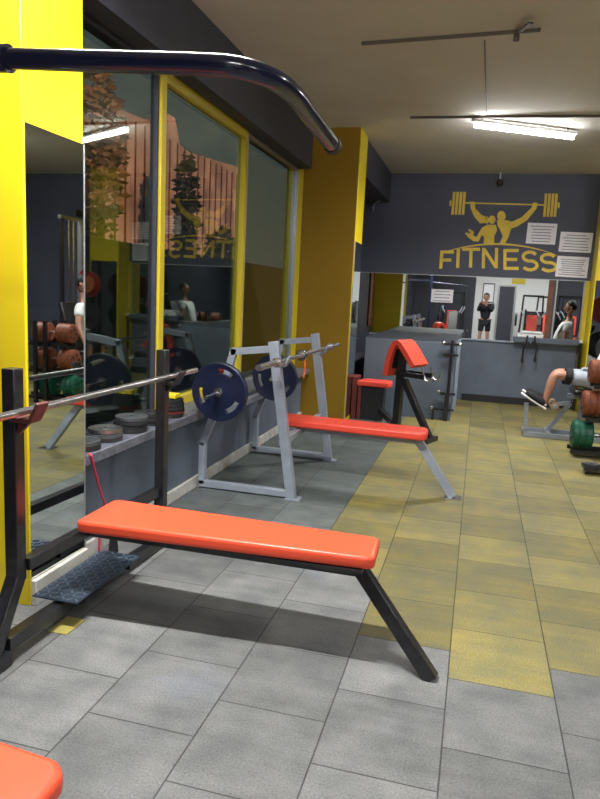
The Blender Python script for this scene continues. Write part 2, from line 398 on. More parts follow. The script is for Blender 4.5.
def bush(c, r, n, label, sd, lm=None):
    random.seed(sd); mb = MB()
    for i in range(n):
        a = V((random.gauss(0, 1), random.gauss(0, 1), random.gauss(0, 1))).normalized() * (random.random() ** 0.4)
        p = V((c[0] + a.x * r[0], c[1] + a.y * r[1], c[2] + a.z * r[2]))
        s, u = frame_of(V((random.gauss(0, 1), random.gauss(0, 1), random.gauss(0, 1)))); k = random.uniform(0.05, 0.11)
        f = [mb.bm.verts.new(p + s * k), mb.bm.verts.new(p + u * k * .5), mb.bm.verts.new(p - s * k), mb.bm.verts.new(p - u * k * .5)]; mb.bm.faces.new(f)
    t = thing('tree', label, 'tree', (c[0], c[1], -0.5))
    mb.done('foliage', lm or LEAF, t, smooth=False)
    MB().tube([(c[0], c[1], -0.5), (c[0] + .05, c[1], c[2])], [0.09, 0.04], 8).done('trunk', BROWNW, t)
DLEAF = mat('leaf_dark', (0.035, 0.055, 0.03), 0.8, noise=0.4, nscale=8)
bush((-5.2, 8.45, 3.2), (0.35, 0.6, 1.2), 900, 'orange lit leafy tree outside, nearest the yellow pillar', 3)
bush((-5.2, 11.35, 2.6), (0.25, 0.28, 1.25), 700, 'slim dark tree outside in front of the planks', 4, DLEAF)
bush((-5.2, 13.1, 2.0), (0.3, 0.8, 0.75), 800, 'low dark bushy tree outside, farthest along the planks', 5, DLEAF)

# ------------------------------------------------------------------ ceiling: tubes and conduits
for i, (tx, ty, tz, th, te, ts) in enumerate(TUBES):
    lab = ['glowing fluorescent tube hanging below the far part of the ceiling', 'fluorescent tube above the nearest orange bench', 'fluorescent tube on the right side near the middle',
           'fluorescent tube over the cable tower', 'fluorescent tube behind the photographer', 'fluorescent tube in the back right corner'][i]
    t = thing('ceiling_lamp', lab, 'lamp', (tx, ty, H), 'fluorescent ceiling tubes')
    d = V((math.cos(th), math.sin(th), 0)); c = V((tx, ty, tz))
    MB().cyl(c - d * 0.57, c + d * 0.57, 0.025, 16).done('lit_tube', TUBEM, t)
    n = V((-d.y, d.x, 0))
    MB().beam(c - d * 0.6 + V((0, 0, .04)), c + d * 0.6 + V((0, 0, .04)), 0.05, 0.03).done('housing', WHITE, t)
    for s in (-1, 1): MB().beam(c + d * (0.5 * s) + V((0, 0, .05)), (tx + d.x * 0.5 * s, ty + d.y * .5 * s, H), 0.02, 0.02).done('bracket', CONDM, t)
single('ceiling_conduit', MB().beam((-0.995, 5.13, H - 0.012), (0.232, 5.03, H - 0.012), 0.016, 0.022), CONDM, 'long dark conduit across the ceiling with an angled clamp', 'conduit')
t = thing('ceiling_clamp', 'small tilted metal clamp on the nearer ceiling conduit', 'clamp', (0.12, 5.05, H - 0.023))
MB().beam((0.08, 5.02, H - 0.03), (0.16, 4.80, H - 0.05), 0.03, 0.012).done('arm', CONDM, t)
MB().cyl((0.08, 5.04, H - 0.023), (0.08, 5.04, H - 0.07), 0.02).done('knob', CONDM, t)
single('ceiling_conduit', MB().beam((-0.85, 7.18, H - 0.012), (1.3, 7.26, H - 0.012), 0.016, 0.022), CONDM, 'thin dark conduit just in front of the glowing tube', 'conduit')
single('ceiling_conduit', MB().cyl((-0.13, 5.2, H - 0.006), (-0.096, 7.1, H - 0.006), 0.006, 8), CONDM, 'faint cable running along the ceiling between two conduits', 'cable')
single('ceiling_conduit', MB().beam((-0.45, 4.45, H - 0.008), (-0.2, 4.43, H - 0.008), 0.012, 0.016), CONDM, 'short conduit piece at the top edge of the ceiling', 'conduit')

# ------------------------------------------------------------------ emblem on the far wall
def wp(u, v, Yp=YF):                    # a point of the far wall
    d = RX * (u - 300) + DN * (v - 399.5) + FW * F_PX
    k = Yp / d.y; return V((d.x * k, Yp, EYE.z + d.z * k))
def zp(x, y): return wp(430 + x / 4.286, 180 + y / 4.286, YF - 0.003)
em = thing('painted_wall_emblem', 'gold painted FITNESS lettering with two figures lifting a barbell', 'emblem', (0.2, YF, 1.95))
def stroke(mb, pts, w, fn):
    pts = [V((p[0], p[1], 0)) for p in pts]
    L, R = [], []
    for i, p in enumerate(pts):
        a = (pts[i] - pts[i - 1]).normalized() if i else None
        b = (pts[i + 1] - pts[i]).normalized() if i < len(pts) - 1 else None
        d = ((a or b) + (b or a)).normalized(); n = V((-d.y, d.x, 0)); k = 1.0
        if a and b: k = 1 / max(0.5, n.dot(V((-a.y, a.x, 0))))
        L.append(p + n * w / 2 * k); R.append(p - n * w / 2 * k)
    for i in range(len(pts) - 1):
        q = [fn(*c[:2]) for c in (L[i], L[i + 1], R[i + 1], R[i])]
        stroke.k = (stroke.k + 1) % 5; e_ = V((0, -0.0004 * stroke.k, 0)); mb.prism([p + e_ for p in q], (0, 0.003, 0))
stroke.k = 0
def arc(cx, cy, rx, ry, a0, a1, n=14):
    return [(cx + rx * math.cos(math.radians(a0 + (a1 - a0) * i / n)), cy + ry * math.sin(math.radians(a0 + (a1 - a0) * i / n))) for i in range(n + 1)]
def letter(ch):                       # unit box, y down
    if ch == 'F': return [[(0.08, 1), (0.08, 0.0)], [(0.08, 0.07), (1, 0.07)], [(0.08, 0.52), (0.85, 0.52)]]
    if ch == 'I': return [[(0.5, 0), (0.5, 1)]]
    if ch == 'T': return [[(0, 0.07), (1, 0.07)], [(0.5, 0.07), (0.5, 1)]]
    if ch == 'N': return [[(0.08, 1), (0.08, 0)], [(0.08, 0.03), (0.92, 0.97)], [(0.92, 1), (0.92, 0)]]
    if ch == 'E': return [[(0.08, 0), (0.08, 1)], [(0.08, 0.07), (1, 0.07)], [(0.08, 0.5), (0.9, 0.5)], [(0.08, 0.93), (1, 0.93)]]
    if ch == 'S': return [arc(0.5, 0.29, 0.40, 0.22, -25, -180, 12)[:-1] + arc(0.5, 0.29, 0.40, 0.22, 180, 90, 6) + arc(0.5, 0.72, 0.42, 0.22, -90, 0, 6)[1:] + arc(0.5, 0.72, 0.42, 0.22, 0, 155, 12)[1:]]
LT = [('F', 44, 100, 303, 380, -6), ('I', 110, 130, 296, 377, -4), ('T', 137, 213, 291, 375, -3), ('N', 224, 290, 291, 378, -2), ('E', 316, 380, 296, 385, 0), ('S', 393, 464, 303, 390, 2), ('S', 471, 545, 313, 394, 4)]
for ch, x0, x1, y0, y1, sl_ in LT:
    lw = MB()
    for st in letter(ch):
        P = [(x0 + a * (x1 - x0) + (0.5 - b) * -sl_ , y0 + b * (y1 - y0)) for a, b in st]
        stroke(lw, P, 13.5, zp)
    lw.done('letter', GOLD, em, smooth=False)
ar = MB(); N_ = 24; up, lo = [], []
for i in range(N_ + 1):
    a = i / N_; x = 45 + a * 503; y = 316 - 46 * math.sin(PI * a) ** 0.8 + a * 9; th = 1 + 7 * math.sin(PI * a)
    up.append(zp(x, y - th / 2)); lo.append(zp(x, y + th / 2))
for i in range(N_): ar.prism([up[i], up[i + 1], lo[i + 1], lo[i]], (0, 0.003, 0))
ar.done('arc_line', GOLD, em, smooth=False)
bb = MB(); stroke(bb, [(150, 98), (490, 107)], 6, zp); bb.done('barbell_bar', GOLD, em, smooth=False)
for base, yy, hh in ((96, 100, 98), (490, 108, 100)):
    wt = MB()
    for k in range(4): stroke(wt, [(base + 6 + k * 15 + 2, yy - hh / 2), (base + k * 15, yy + hh / 2)], 11, zp)
    kx = base - 8 if base < 200 else base + 62
    stroke(wt, [(kx, yy - 12), (kx - 1, yy + 12)], 8, zp)
    wt.done('barbell_plates', GOLD, em, smooth=False)
def fig(name, outlines):
    b = MB()
    for o in outlines: b.prism([zp(*p) for p in o], (0, 0.003, 0))
    b.done(name, GOLD, em, smooth=False)
fig('man_figure', [[(172, 93), (191, 93), (194, 122), (222, 150), (246, 160), (238, 184), (214, 186), (190, 158), (175, 124)],
                   arc(306, 155, 18, 23, 0, 345, 18), [(286, 172), (326, 172), (352, 178), (392, 160), (436, 118), (442, 96), (460, 98), (457, 122), (416, 172), (372, 200), (348, 208), (338, 240), (322, 272), (298, 272), (312, 242), (300, 212), (290, 196)]])
fig('woman_figure', [arc(266, 170, 15, 18, 0, 345, 16), arc(244, 172, 9, 16, 0, 345, 12),
                     [(222, 205), (246, 191), (282, 192), (288, 214), (276, 240), (274, 272), (230, 272), (232, 244), (222, 236), (208, 264), (186, 262), (164, 246), (150, 228), (158, 224), (168, 232), (172, 224), (162, 214), (172, 210), (188, 222), (186, 238), (200, 244), (212, 222)]])

# papers
def paper(x0, z1, x1, z0, label, Yp=YF, tilt=0.0, lines=6):
    t = thing('paper_notice', label, 'notice', ((x0 + x1) / 2, Yp, z0))
    BX((x0, Yp - 0.006, z0), (x1, Yp - 0.001, z1)).done('sheet', PAPER, t)
    b = MB()
    for i in range(lines):
        z = z1 - (z1 - z0) * (0.16 + 0.72 * i / max(1, lines - 1)); ww = (x1 - x0) * random.uniform(0.30, 0.42); cx = (x0 + x1) / 2
        b.box((cx - ww, Yp - 0.0075, z - 0.006), (cx + ww, Yp - 0.006, z + 0.006))
    b.done('printed_lines', INK, t)
    t.rotation_euler = (0, tilt, 0)
paper(0.555, 2.625, 0.955, 2.335, 'laminated certificate beside the lifted barbell, leftmost of three', tilt=0.02)
paper(1.01, 2.51, 1.44, 2.235, 'white certificate nearest the yellow pillar, upper right', tilt=0.02)
paper(1.0, 2.175, 1.425, 1.885, 'printed rules sheet just above the mirror, below the white certificate', lines=8, tilt=0.02)
paper(-0.72, 1.635, -0.40, 1.44, 'white printed notice stuck on the far mirror', YF - 0.007, lines=4)
# security camera
t = thing('security_camera', 'small dark security camera hanging at the top of the far wall', 'camera', (0.12, YF - 0.1, H))
MB().cyl((0.12, YF - 0.1, H), (0.12, YF - 0.1, H - 0.09), 0.012).done('mount', WHITE, t)
MB().ball((0.12, YF - 0.11, H - 0.14), 0.05, sub=3).done('dome', BLACKM, t)
t = thing('wall_bracket', 'small tan twisted bracket high in the dark alcove beyond the pillar', 'bracket', (-1.62, YF, 2.85))
MB().tube([(-1.72, YF - 0.02, 2.80), (-1.66, YF - 0.14, 2.84), (-1.58, YF - 0.16, 2.88), (-1.50, YF - 0.12, 2.92)], 0.016, 8).done('arm', STEEL, t)
MB().tube([(-1.70, YF - 0.02, 2.90), (-1.66, YF - 0.14, 2.84), (-1.66, YF - 0.14, 2.74)], 0.012, 8).done('support', STEEL, t)

# ------------------------------------------------------------------ near bench press rack (black, orange pad)
def jcup(parent, x, y, z, mt, s=1, label=None):
    b = MB()
    b.beam((x, y, z), (x + 0.085 * s, y, z), 0.07, 0.02, (0, 1, 0)); b.beam((x + 0.085 * s, y, z), (x + 0.12 * s, y, z + 0.07), 0.07, 0.014, (0, 1, 0))
    b.prism([(x, y + 0.01, z), (x + 0.08 * s, y + 0.01, z), (x, y + 0.01, z - 0.08)], (0, -0.02, 0))
    o = b.done('bar_cup', mt, parent, bevel=0.003)
    if label: o['label'] = label
    return o
r1 = thing('bench_press_rack', 'black bench press rack with an orange pad in the foreground', 'bench', (-1.2, 2.7, 0))
PX = -1.655
up_ = MB().beam((PX - .02, 2.14, 0.30), (PX - .02, 2.14, 1.145), 0.056, 0.056, (1, 0, 0))
up_.beam((PX - .02, 2.14, 0.32), (PX - 0.01, 1.96, 0.035), 0.056, 0.056, (1, 0, 0)); up_.done('upright', BLACKM, r1, bevel=0.004)
MB().beam((PX + .010, 3.33, 0.05), (PX + .010, 3.33, 1.135), 0.056, 0.056, (1, 0, 0)).done('upright', BLACKM, r1, bevel=0.004)
MB().beam((PX, 2.17, 0.36), (PX, 3.30, 0.34), 0.045, 0.05, (1, 0, 0)).done('upper_crossbar', BLACKM, r1, bevel=0.003)
MB().beam((PX, 2.04, 0.085), (PX, 3.44, 0.03), 0.055, 0.055, (1, 0, 0)).done('lower_crossbar', BLACKM, r1, bevel=0.003)
MB().beam((PX, 1.90, 0.03), (PX, 2.05, 0.035), 0.06, 0.055, (1, 0, 0)).done('foot', BLACKM, r1, bevel=0.004)
jcup(r1, PX - 0.01, 2.14, 0.955, RUST, 1, 'worn red brown bar cup'); jcup(r1, PX + 0.010, 3.33, 0.955, BLACKM)
sp_ = MB().prism([(-1.615, 2.46, 0.40), (-1.59, 2.45, 0.40), (-0.345, 2.515, 0.40), (-0.315, 2.535, 0.40), (-0.325, 2.745, 0.40), (-0.35, 2.765, 0.40), (-1.585, 2.79, 0.40), (-1.62, 2.77, 0.40)], (0, 0, 0.055)).done('seat_pad', ORANGE, r1, bevel=0.016, bseg=4)
BX((-1.60, 2.50, 0.385), (-0.36, 2.74, 0.399)).done('pad_board', BLACKM, sp_)
MB().beam((-1.64, 2.62, 0.355), (-0.36, 2.63, 0.355), 0.05, 0.055, (0, 1, 0)).done('spine', BLACKM, r1, bevel=0.003)
MB().beam((-0.40, 2.62, 0.38), (-0.055, 2.50, 0.0), 0.055, 0.055, (0, 1, 0)).done('leg', BLACKM, r1, bevel=0.003)
dp = MB().box((-1.775, 2.37, 0.112), (-1.555, 2.93, 0.118))
tread = MB()
for i in range(7):
    for j in range(17):
        c = V((-1.76 + i * 0.0315, 2.39 + j * 0.0322, 0.1195)); a = PI / 4 if (i + j) % 2 else -PI / 4
        d = V((math.cos(a), math.sin(a), 0)); tread.beam(c - d * 0.0145, c + d * 0.0145, 0.008, 0.006)
dp = dp.done('footplate', PLATEM, r1, bevel=0)
tread.done('tread_pattern', mat('tread_highlight', (0.15, 0.19, 0.25), 0.3, metal=0.5), dp, smooth=False)  # lozenges coloured lighter to stand in for light catching on them
for y in (2.45, 2.85): MB().beam((-1.775, y, 0.095), (-1.56, y, 0.095), 0.03, 0.03, (0, 1, 0)).done('footplate_bracket', BLACKM, dp)
# its barbell
t = thing('barbell', 'bare steel barbell lying across the near black rack', 'barbell', (-1.6, 2.7, 0.99))
MB().cyl((-1.60, 1.55, 0.992), (-1.60, 3.46, 0.992), 0.0145, 16).done('bar', STEEL, t)
MB().cyl((-1.60, 3.44, 0.992), (-1.60, 3.67, 0.992), 0.0175, 16).done('sleeve', CHROME, t)
MB().cyl((-1.60, 3.425, 0.992), (-1.60, 3.445, 0.992), 0.028, 16).done('collar', CHROME, t)

# foreground corner bench
t = thing('flat_bench', 'orange flat bench cut off at the lower left corner', 'bench', (-1.3, 1.03, 0))
sp_ = MB().prism([(-1.80, 0.84, 0.40), (-0.79, 0.84, 0.40), (-0.755, 0.87, 0.40), (-0.760, 1.11, 0.40), (-0.795, 1.145, 0.40), (-1.80, 1.235, 0.40)], (0, 0, 0.055)); sp_ = sp_.done('seat_pad', ORANGE, t, bevel=0.018, bseg=4)
BX((-1.78, 0.90, 0.385), (-0.86, 1.16, 0.399)).done('pad_board', BLACKM, sp_)
MB().beam((-1.75, 1.03, 0.355), (-0.86, 1.03, 0.355), 0.05, 0.06).done('spine', BLACKM, t)
for x in (-1.65, -0.95):
    MB().beam((x, 1.03, 0.36), (x, 1.03, 0.03), 0.05, 0.05, (1, 0, 0)).done('leg', BLACKM, t)
    MB().beam((x, 0.85, 0.025), (x, 1.21, 0.025), 0.05, 0.05).done('foot', BLACKM, t)

# pull-up station
t = thing('pull_up_station', 'dark navy tubular pull up bar crossing the top left', 'pull-up bar', (-1.5, 1.3, 0))
pts = [(-1.32, 1.3, 1.955), (-1.0, 1.3, 1.936), (-0.60, 1.3, 1.912)]
P0, P1, P2 = V((-0.55, 1.3, 1.908)), V((-0.428, 1.3, 1.900)), V((-0.422, 1.46, 1.893))
for i in range(9):
    a = i / 8; pts.append(tuple((1 - a) ** 2 * P0 + 2 * a * (1 - a) * P1 + a * a * P2))
pts.append((-0.42, 1.82, 1.872))
MB().tube(pts, 0.0215, 20).done('grip_bar', NAVY, t)
MB().tube([(-0.42, 1.818, 1.872), (-0.42, 1.845, 1.8705)], 0.0235, 20).done('end_cap', RUBBER, t)
MB().cyl((-1.34, 1.3, 1.956), (-1.01, 1.3, 1.9366), 0.029, 20).done('socket', NAVY, t)
MB().beam((-1.37, 1.3, 0.0), (-1.37, 1.3, 2.15), 0.07, 0.07, (1, 0, 0)).done('upright', NAVY, t, bevel=0.004)
MB().beam((-1.37, 1.32, 2.0), (-2.295, 1.32, 2.0), 0.05, 0.05).done('wall_arm', NAVY, t)
BX((-1.52, 1.22, 0), (-1.22, 1.42, 0.012)).done('base_plate', NAVY, t)

# ------------------------------------------------------------------ silver bench press rack with red pad
r2 = thing('bench_press_rack', 'silver bench press rack with a long red pad, blue plates stored on it', 'bench', (-1.2, 5.1, 0))
def side(y, dx=0):
    g = MB(); W_ = 0.055
    g.beam((-1.385 + dx, y, 1.13), (-1.20 + dx, y, 0.0), W_ + .015, W_, (1, 0, 0))
    g.done('upright', SILVER, r2, bevel=0.004)
    MB().beam((-1.395 + dx, y, 1.075), (-1.70 + dx, y, 1.035), W_ * .9, W_ * .9, (0, 1, 0)).done('top_rail', SILVER, r2, bevel=0.003)
    MB().beam((-1.675 + dx, y, 1.06), (-1.79 + dx, y, 0.62), W_ * .9, W_ * .9, (0, 1, 0)).beam((-1.785 + dx, y, 0.64), (-1.91 + dx, y, 0.33), W_ * .9, W_ * .9, (0, 1, 0)).beam((-1.90 + dx, y, 0.35), (-1.90 + dx, y, 0.03), W_ * .9, W_ * .9, (0, 1, 0)).done('rear_strut', SILVER, r2, bevel=0.003)
    MB().beam((-1.92 + dx, y, 0.035), (-1.215 + dx, y, 0.035), W_ * .9, W_ * .9, (0, 1, 0)).done('base_rail', SILVER, r2, bevel=0.003)
    BX((-1.24 + dx, y - 0.05, 0.0), (-1.13 + dx, y + 0.05, 0.008)).done('foot_plate', SILVER, r2)
    hx, hz = (-1.685, .775) if y < 5 else (-1.68, .735)
    MB().beam((-1.755, y, hz), (hx + 0.02, y, hz), 0.04, 0.04, (0, 1, 0)).done('horn_mount', SILVER, r2)
    MB().cyl((hx, y - 0.02, hz), (hx - 0.01, y - 0.46 if y < 5 else y - 0.28, hz - 0.01), 0.013, 14).done('plate_horn', CHROME, r2)
    jcup(r2, -1.375 + dx, y, 0.965, SILVER)
side(4.53); side(5.76)
MB().beam((-1.84, 4.55, 0.55), (-1.84, 5.74, 0.55), 0.05, 0.05, (1, 0, 0)).done('rear_crossbar', SILVER, r2, bevel=0.003)
MB().beam((-1.30, 4.56, 0.40), (-1.30, 5.73, 0.40), 0.05, 0.05, (1, 0, 0)).done('front_crossbar', SILVER, r2, bevel=0.003)
MB().prism([(-1.47, 4.97, 0.435), (-0.33, 4.93, 0.435), (-0.295, 4.96, 0.435), (-0.30, 5.16, 0.435), (-0.335, 5.20, 0.435), (-1.47, 5.24, 0.435)], (0, 0, 0.06)).done('seat_pad', ORANGE2, r2, bevel=0.018, bseg=4)
MB().beam((-1.28, 5.09, 0.41), (-0.35, 5.07, 0.41), 0.06, 0.045, (0, 1, 0)).done('spine', SILVER, r2, bevel=0.003)
MB().beam((-0.37, 5.07, 0.42), (-0.075, 5.03, 0.012), 0.055, 0.06, (0, 1, 0)).done('leg', SILVER, r2, bevel=0.003)
BX((-0.13, 4.97, 0), (-0.01, 5.09, 0.01)).done('foot_plate', CHROME, r2)
t = thing('weight_plate', 'blue rubber plate on the silver rack, nearer one of the pair', 'weight plate', (-1.685, 4.29, 0.775), 'blue plates on the silver rack')
MB().plate((-1.685, 4.29, 0.775), (0.06, 1, 0.02), 0.205, 0.045, slots=3, hole=0.0165, ph=0.9).done('disc', BLUE, t)
MB().plate((-1.685, 4.29, 0.775), (0.06, 1, 0.02), 0.036, 0.052, hole=0.0155).done('hub_ring', STEEL, t)
c = dup(t, (-1.68, 5.58, 0.735), 'dark blue rubber plate behind the post, farther one of the pair', 'blue plates on the silver rack')
t = thing('barbell', 'chrome barbell resting across the silver rack', 'barbell', (-1.295, 5.1, 1.0))
MB().cyl((-1.295, 4.30, 1.004), (-1.295, 6.02, 1.004), 0.0145, 16).done('bar', STEEL, t)
MB().cyl((-1.295, 3.93, 1.004), (-1.295, 4.32, 1.004), 0.021, 18).done('sleeve', CHROME, t)
MB().cyl((-1.295, 6.0, 1.004), (-1.295, 6.35, 1.004), 0.021, 18).done('sleeve', CHROME, t)
MB().cyl((-1.295, 4.31, 1.004), (-1.295, 4.335, 1.004), 0.033, 18).done('collar_ring', CHROME, t)
MB().cyl((-1.295, 5.985, 1.004), (-1.295, 6.01, 1.004), 0.033, 18).done('collar_ring', CHROME, t)
t = thing('barbell_clamp', 'chrome screw collar with an orange strap on the barbell', 'clamp', (-1.295, 5.0, 1.004))
MB().plate((-1.295, 5.0, 1.004), (0, 1, 0), 0.042, 0.06, hole=0.0155).done('ring', CHROME, t)
MB().cyl((-1.262, 5.0, 1.02), (-1.222, 5.0, 1.05), 0.009).done('screw', CHROME, t)
MB().tube([(-1.27, 4.99, 0.97), (-1.262, 4.985, 0.90), (-1.27, 4.98, 0.83)], 0.006, 8).done('strap', mat('orange_strap', (0.8, 0.15, 0.03), 0.6), t)

# ------------------------------------------------------------------ plates on the sill
def sill_stack(y, x, items, where, grp):
    z = 0.606
    for i, (r, th, mt, look) in enumerate(items):
        lv = 'topmost' if i == len(items) - 1 else ('lowest' if i == 0 else ('second from bottom' if i == 1 else ('third from bottom' if i == 2 else 'fourth from bottom')))
        b = MB().plate((0, 0, 0), (0, 0, 1), r, th, slots=0, hole=0.015, ph=i)
        single('weight_plate', b.xf(Matrix.Translation((x + random.uniform(-.004, .004), y + random.uniform(-.01, .01), z + th / 2))), mt,
               '%s plate, %s of the %s' % (look, lv, where), 'weight plate', (x, y, z), grp)
        z += th + 0.0008
G_ = 'weight plates on the window sill'
sill_stack(3.06, -1.975, [(0.10, 0.024, RUBBER, 'black rubber'), (0.10, 0.024, IRON, 'grey iron')], 'sill stack nearest the yellow pillar', G_)
sill_stack(3.30, -1.98, [(0.10, 0.022, IRON, 'grey iron'), (0.10, 0.022, IRON, 'grey iron'), (0.095, 0.022, STEEL, 'bright steel')], 'second sill stack from the yellow pillar', G_)
sill_stack(3.58, -1.975, [(0.10, 0.022, RUBBER, 'black rubber'), (0.10, 0.022, RUBBER, 'black rubber'), (0.10, 0.022, RUBBER, 'black rubber'), (0.098, 0.022, IRON, 'dark iron')], 'third sill stack from the yellow pillar', G_)
sill_stack(3.82, -1.98, [(0.095, 0.025, RUBBER, 'black rubber')] * 3, 'sill stack just left of the black post', G_)
sill_stack(4.12, -1.975, [(0.095, 0.024, RUBBER, 'black rubber'), (0.095, 0.024, MAROON, 'dark maroon'), (0.095, 0.024, RUBBER, 'black rubber'), (0.095, 0.024, RUBBER, 'black rubber'), (0.09, 0.024, RUBBER, 'black rubber')], 'tall sill stack right of the black post', G_)
single('yellow_block', BX((-2.03, 4.08, 0.731), (-1.92, 4.16, 0.765)), mat('bright_yellow', (0.75, 0.62, 0.02), 0.5), 'small bright yellow block on top of the tall plate stack', 'block', (-1.975, 4.12, 0.731), bevel=0.006)
single('hanging_cord', MB().tube([(-1.875, 2.97, 0.61), (-1.862, 2.97, 0.60), (-1.862, 3.05, 0.40), (-1.86, 3.13, 0.25), (-1.86, 3.19, 0.13)], 0.006, 8), PINK, 'pink red cord hanging from the sill by the pillar down to a black weight', 'cord', (-1.87, 3.0, 0.0))
single('hanging_cord', MB().tube([(-1.825, 2.99, 0.19), (-1.82, 2.98, 0.10), (-1.81, 2.97, 0.01)], 0.006, 8), PINK, 'short pink cord end standing behind the diamond footplate', 'cord', (-1.82, 2.98, 0.0))
single('cord_weight', MB().lathe((-1.86, 3.19, 0.13), (0, 0, -1), [(0, 0.014), (0.04, 0.018), (0.10, 0.026), (0.129, 0.028)], 16), RUBBER, 'small black weight standing at the end of the pink cord', 'weight', (-1.86, 3.19, 0.0))
single('floor_patch', BX((-1.655, 2.31, 0.001), (-1.565, 2.45, 0.004)), mat('patch_yellow', (0.30, 0.26, 0.07), 0.4), 'small yellow patch on the floor under the diamond footplate', 'mat', (-1.6, 2.4, 0.0))

# ------------------------------------------------------------------ preacher curl bench
A0 = V((-0.765, 7.15, 0)); AX = V((0.93, -0.37, 0)).normalized(); SD = V((-AX.y, AX.x, 0))
if SD.x < 0: SD = -SD
def ap(a, s, z): return A0 + AX * a + SD * s + V((0, 0, z))
t = thing('preacher_curl_bench', 'black preacher curl bench with red arm pad and red seat', 'bench', tuple(A0))
MB().beam(ap(0, 0, 0.0), ap(0.02, 0, 0.96), 0.075, 0.075, AX).done('post', BLACKM, t, bevel=0.004)
MB().beam(ap(0.06, 0, 0.62), ap(0.40, 0, 0.04), 0.065, 0.065, SD).done('brace', BLACKM, t, bevel=0.004)
MB().beam(ap(0.41, -0.13, 0.025), ap(0.41, 0.13, 0.025), 0.06, 0.05).done('foot', BLACKM, t)
MB().beam((-1.04, 7.90, 0.13), ap(-0.03, 0, 0.13), 0.065, 0.065).done('base_beam', BLACKM, t, bevel=0.003)
# arm pad: an inverted V with a rounded ridge
cs = [(-0.12, 0.66), (-0.095, 0.85), (-0.06, 0.97), (-0.02, 1.03), (0.03, 1.045), (0.08, 1.015), (0.15, 0.93), (0.25, 0.80)]
top = [V((a, z)) for a, z in cs]; inn = []
for i, p in enumerate(top):
    d = (top[min(i + 1, len(top) - 1)] - top[max(i - 1, 0)]).normalized(); n = V((d.y, -d.x)); inn.append(p + n * 0.055)
b = MB(); hw = 0.16
ring = [V((p.x, p.y)) for p in top] + [V((p.x, p.y)) for p in inn[::-1]]
b.prism([ap(p.x, -hw, p.y) for p in ring], SD * (2 * hw)); b.done('arm_pad', ORANGE2, t, bevel=0.012, bseg=3)
MB().beam(ap(-0.02, 0, 0.95), ap(-0.05, 0, 0.74), 0.18, 0.02, SD).beam(ap(0.03, 0, 0.93), ap(0.15, 0, 0.80), 0.18, 0.02, SD).done('pad_board', BLACKM, t)
for s in (-0.10, 0.10):
    ha = MB().beam(ap(0.04, s, 0.69), ap(0.34, s, 0.685), 0.04, 0.05, SD).done('holder_arm', BLACKM, t, bevel=0.003)
    hk = MB().tube([ap(0.33, s, 0.70), ap(0.35, s, 0.655), ap(0.38, s, 0.64), ap(0.41, s, 0.66), ap(0.43, s, 0.72)], 0.011, 8)
    hk.tube([ap(0.33, s, 0.69), ap(0.31, s, 0.79)], 0.010, 8).done('bar_hook', STEEL, ha)
MB().beam(ap(0.03, -0.12, 0.69), ap(0.03, 0.12, 0.69), 0.05, 0.04).done('holder_crossbar', BLACKM, t)
Bc = ap(-0.62, 0, 0)
BX((-1.29, 7.92, 0.0), (-1.02, 8.14, 0.395)).done('seat_box', BLACKM, t, bevel=0.003)
BX((-1.33, 7.91, 0.0), (-1.291, 8.15, 0.44)).done('side_board', MAROON, t)
MB().prism([(-1.35, 7.90, 0.41), (-0.97, 7.88, 0.41), (-0.93, 7.95, 0.41), (-0.95, 8.17, 0.41), (-1.30, 8.19, 0.41)], (0, 0, 0.065)).done('seat_pad', ORANGE2, t, bevel=0.015, bseg=3)
t = thing('storage_box', 'dark maroon wooden box between the far pillar and the curl bench', 'box', (-1.39, 8.0, 0))
BX((-1.41, 7.93, 0.0), (-1.345, 8.16, 0.5)).done('box_body', MAROON, t, bevel=0.004)
BX((-1.415, 7.925, 0.5), (-1.345, 8.165, 0.515)).done('lid', mat('maroon_lid', (0.2, 0.04, 0.03), 0.4), t)

# wall pulley at the end of the grey partition
t = thing('pulley_column', 'slim black pulley column with chrome ends beside the grey partition', 'exercise machine', (-0.30, 8.36, 0))
MB().cyl((-0.285, 8.36, 0.0), (-0.285, 8.36, 1.0), 0.018, 12).done('column', BLACKM, t)
for z in (0.95, 0.82, 0.34): MB().beam((-0.38, 8.36, z), (-0.20, 8.36, z), 0.03, 0.03).done('bracket', BLACKM, t)
for x, z in ((-0.39, 0.96), (-0.19, 0.955), (-0.40, 0.36), (-0.47, 0.15)): MB().ball((x, 8.36, z), 0.024).done('chrome_knob', CHROME, t)
MB().beam((-0.47, 8.36, 0.14), (-0.20, 8.36, 0.14), 0.025, 0.02).beam((-0.45, 8.36, 0.0), (-0.45, 8.36, 0.14), 0.03, 0.03).beam((-0.30, 8.36, 0.0), (-0.30, 8.36, 0.34), 0.05, 0.04).done('lower_frame', BLACKM, t)

# towel and black strap on the far half wall, white-topped post
t = single('folded_towel', MB().box((0.56, 10.22, 1.0), (0.92, 10.34, 1.06)).box((0.60, 10.20, 1.06), (0.90, 10.32, 1.09)), CLOTHW, 'crumpled white towel lying on the far grey half wall', 'towel', (0.74, 10.27, 1.0), bevel=0.02, bseg=3)
struct('trim_8', BX((0.52, 10.20, 0.93), (1.40, YF - 0.01, 1.0)), GREYW, bevel=0.004)
t = thing('strap_handles', 'black double strap hanging down the far grey half wall', 'strap', (0.74, 10.18, 0.95))
MB().tube([(0.70, 10.18, 1.03), (0.69, 10.16, 0.95), (0.66, 10.16, 0.82), (0.655, 10.16, 0.70)], 0.012, 8).tube([(0.80, 10.18, 1.03), (0.81, 10.16, 0.95), (0.84, 10.16, 0.84), (0.83, 10.16, 0.72)], 0.012, 8).tube([(0.69, 10.16, 0.97), (0.75, 10.16, 0.90), (0.81, 10.16, 0.97)], 0.014, 8).done('strap', BLACKM, t)
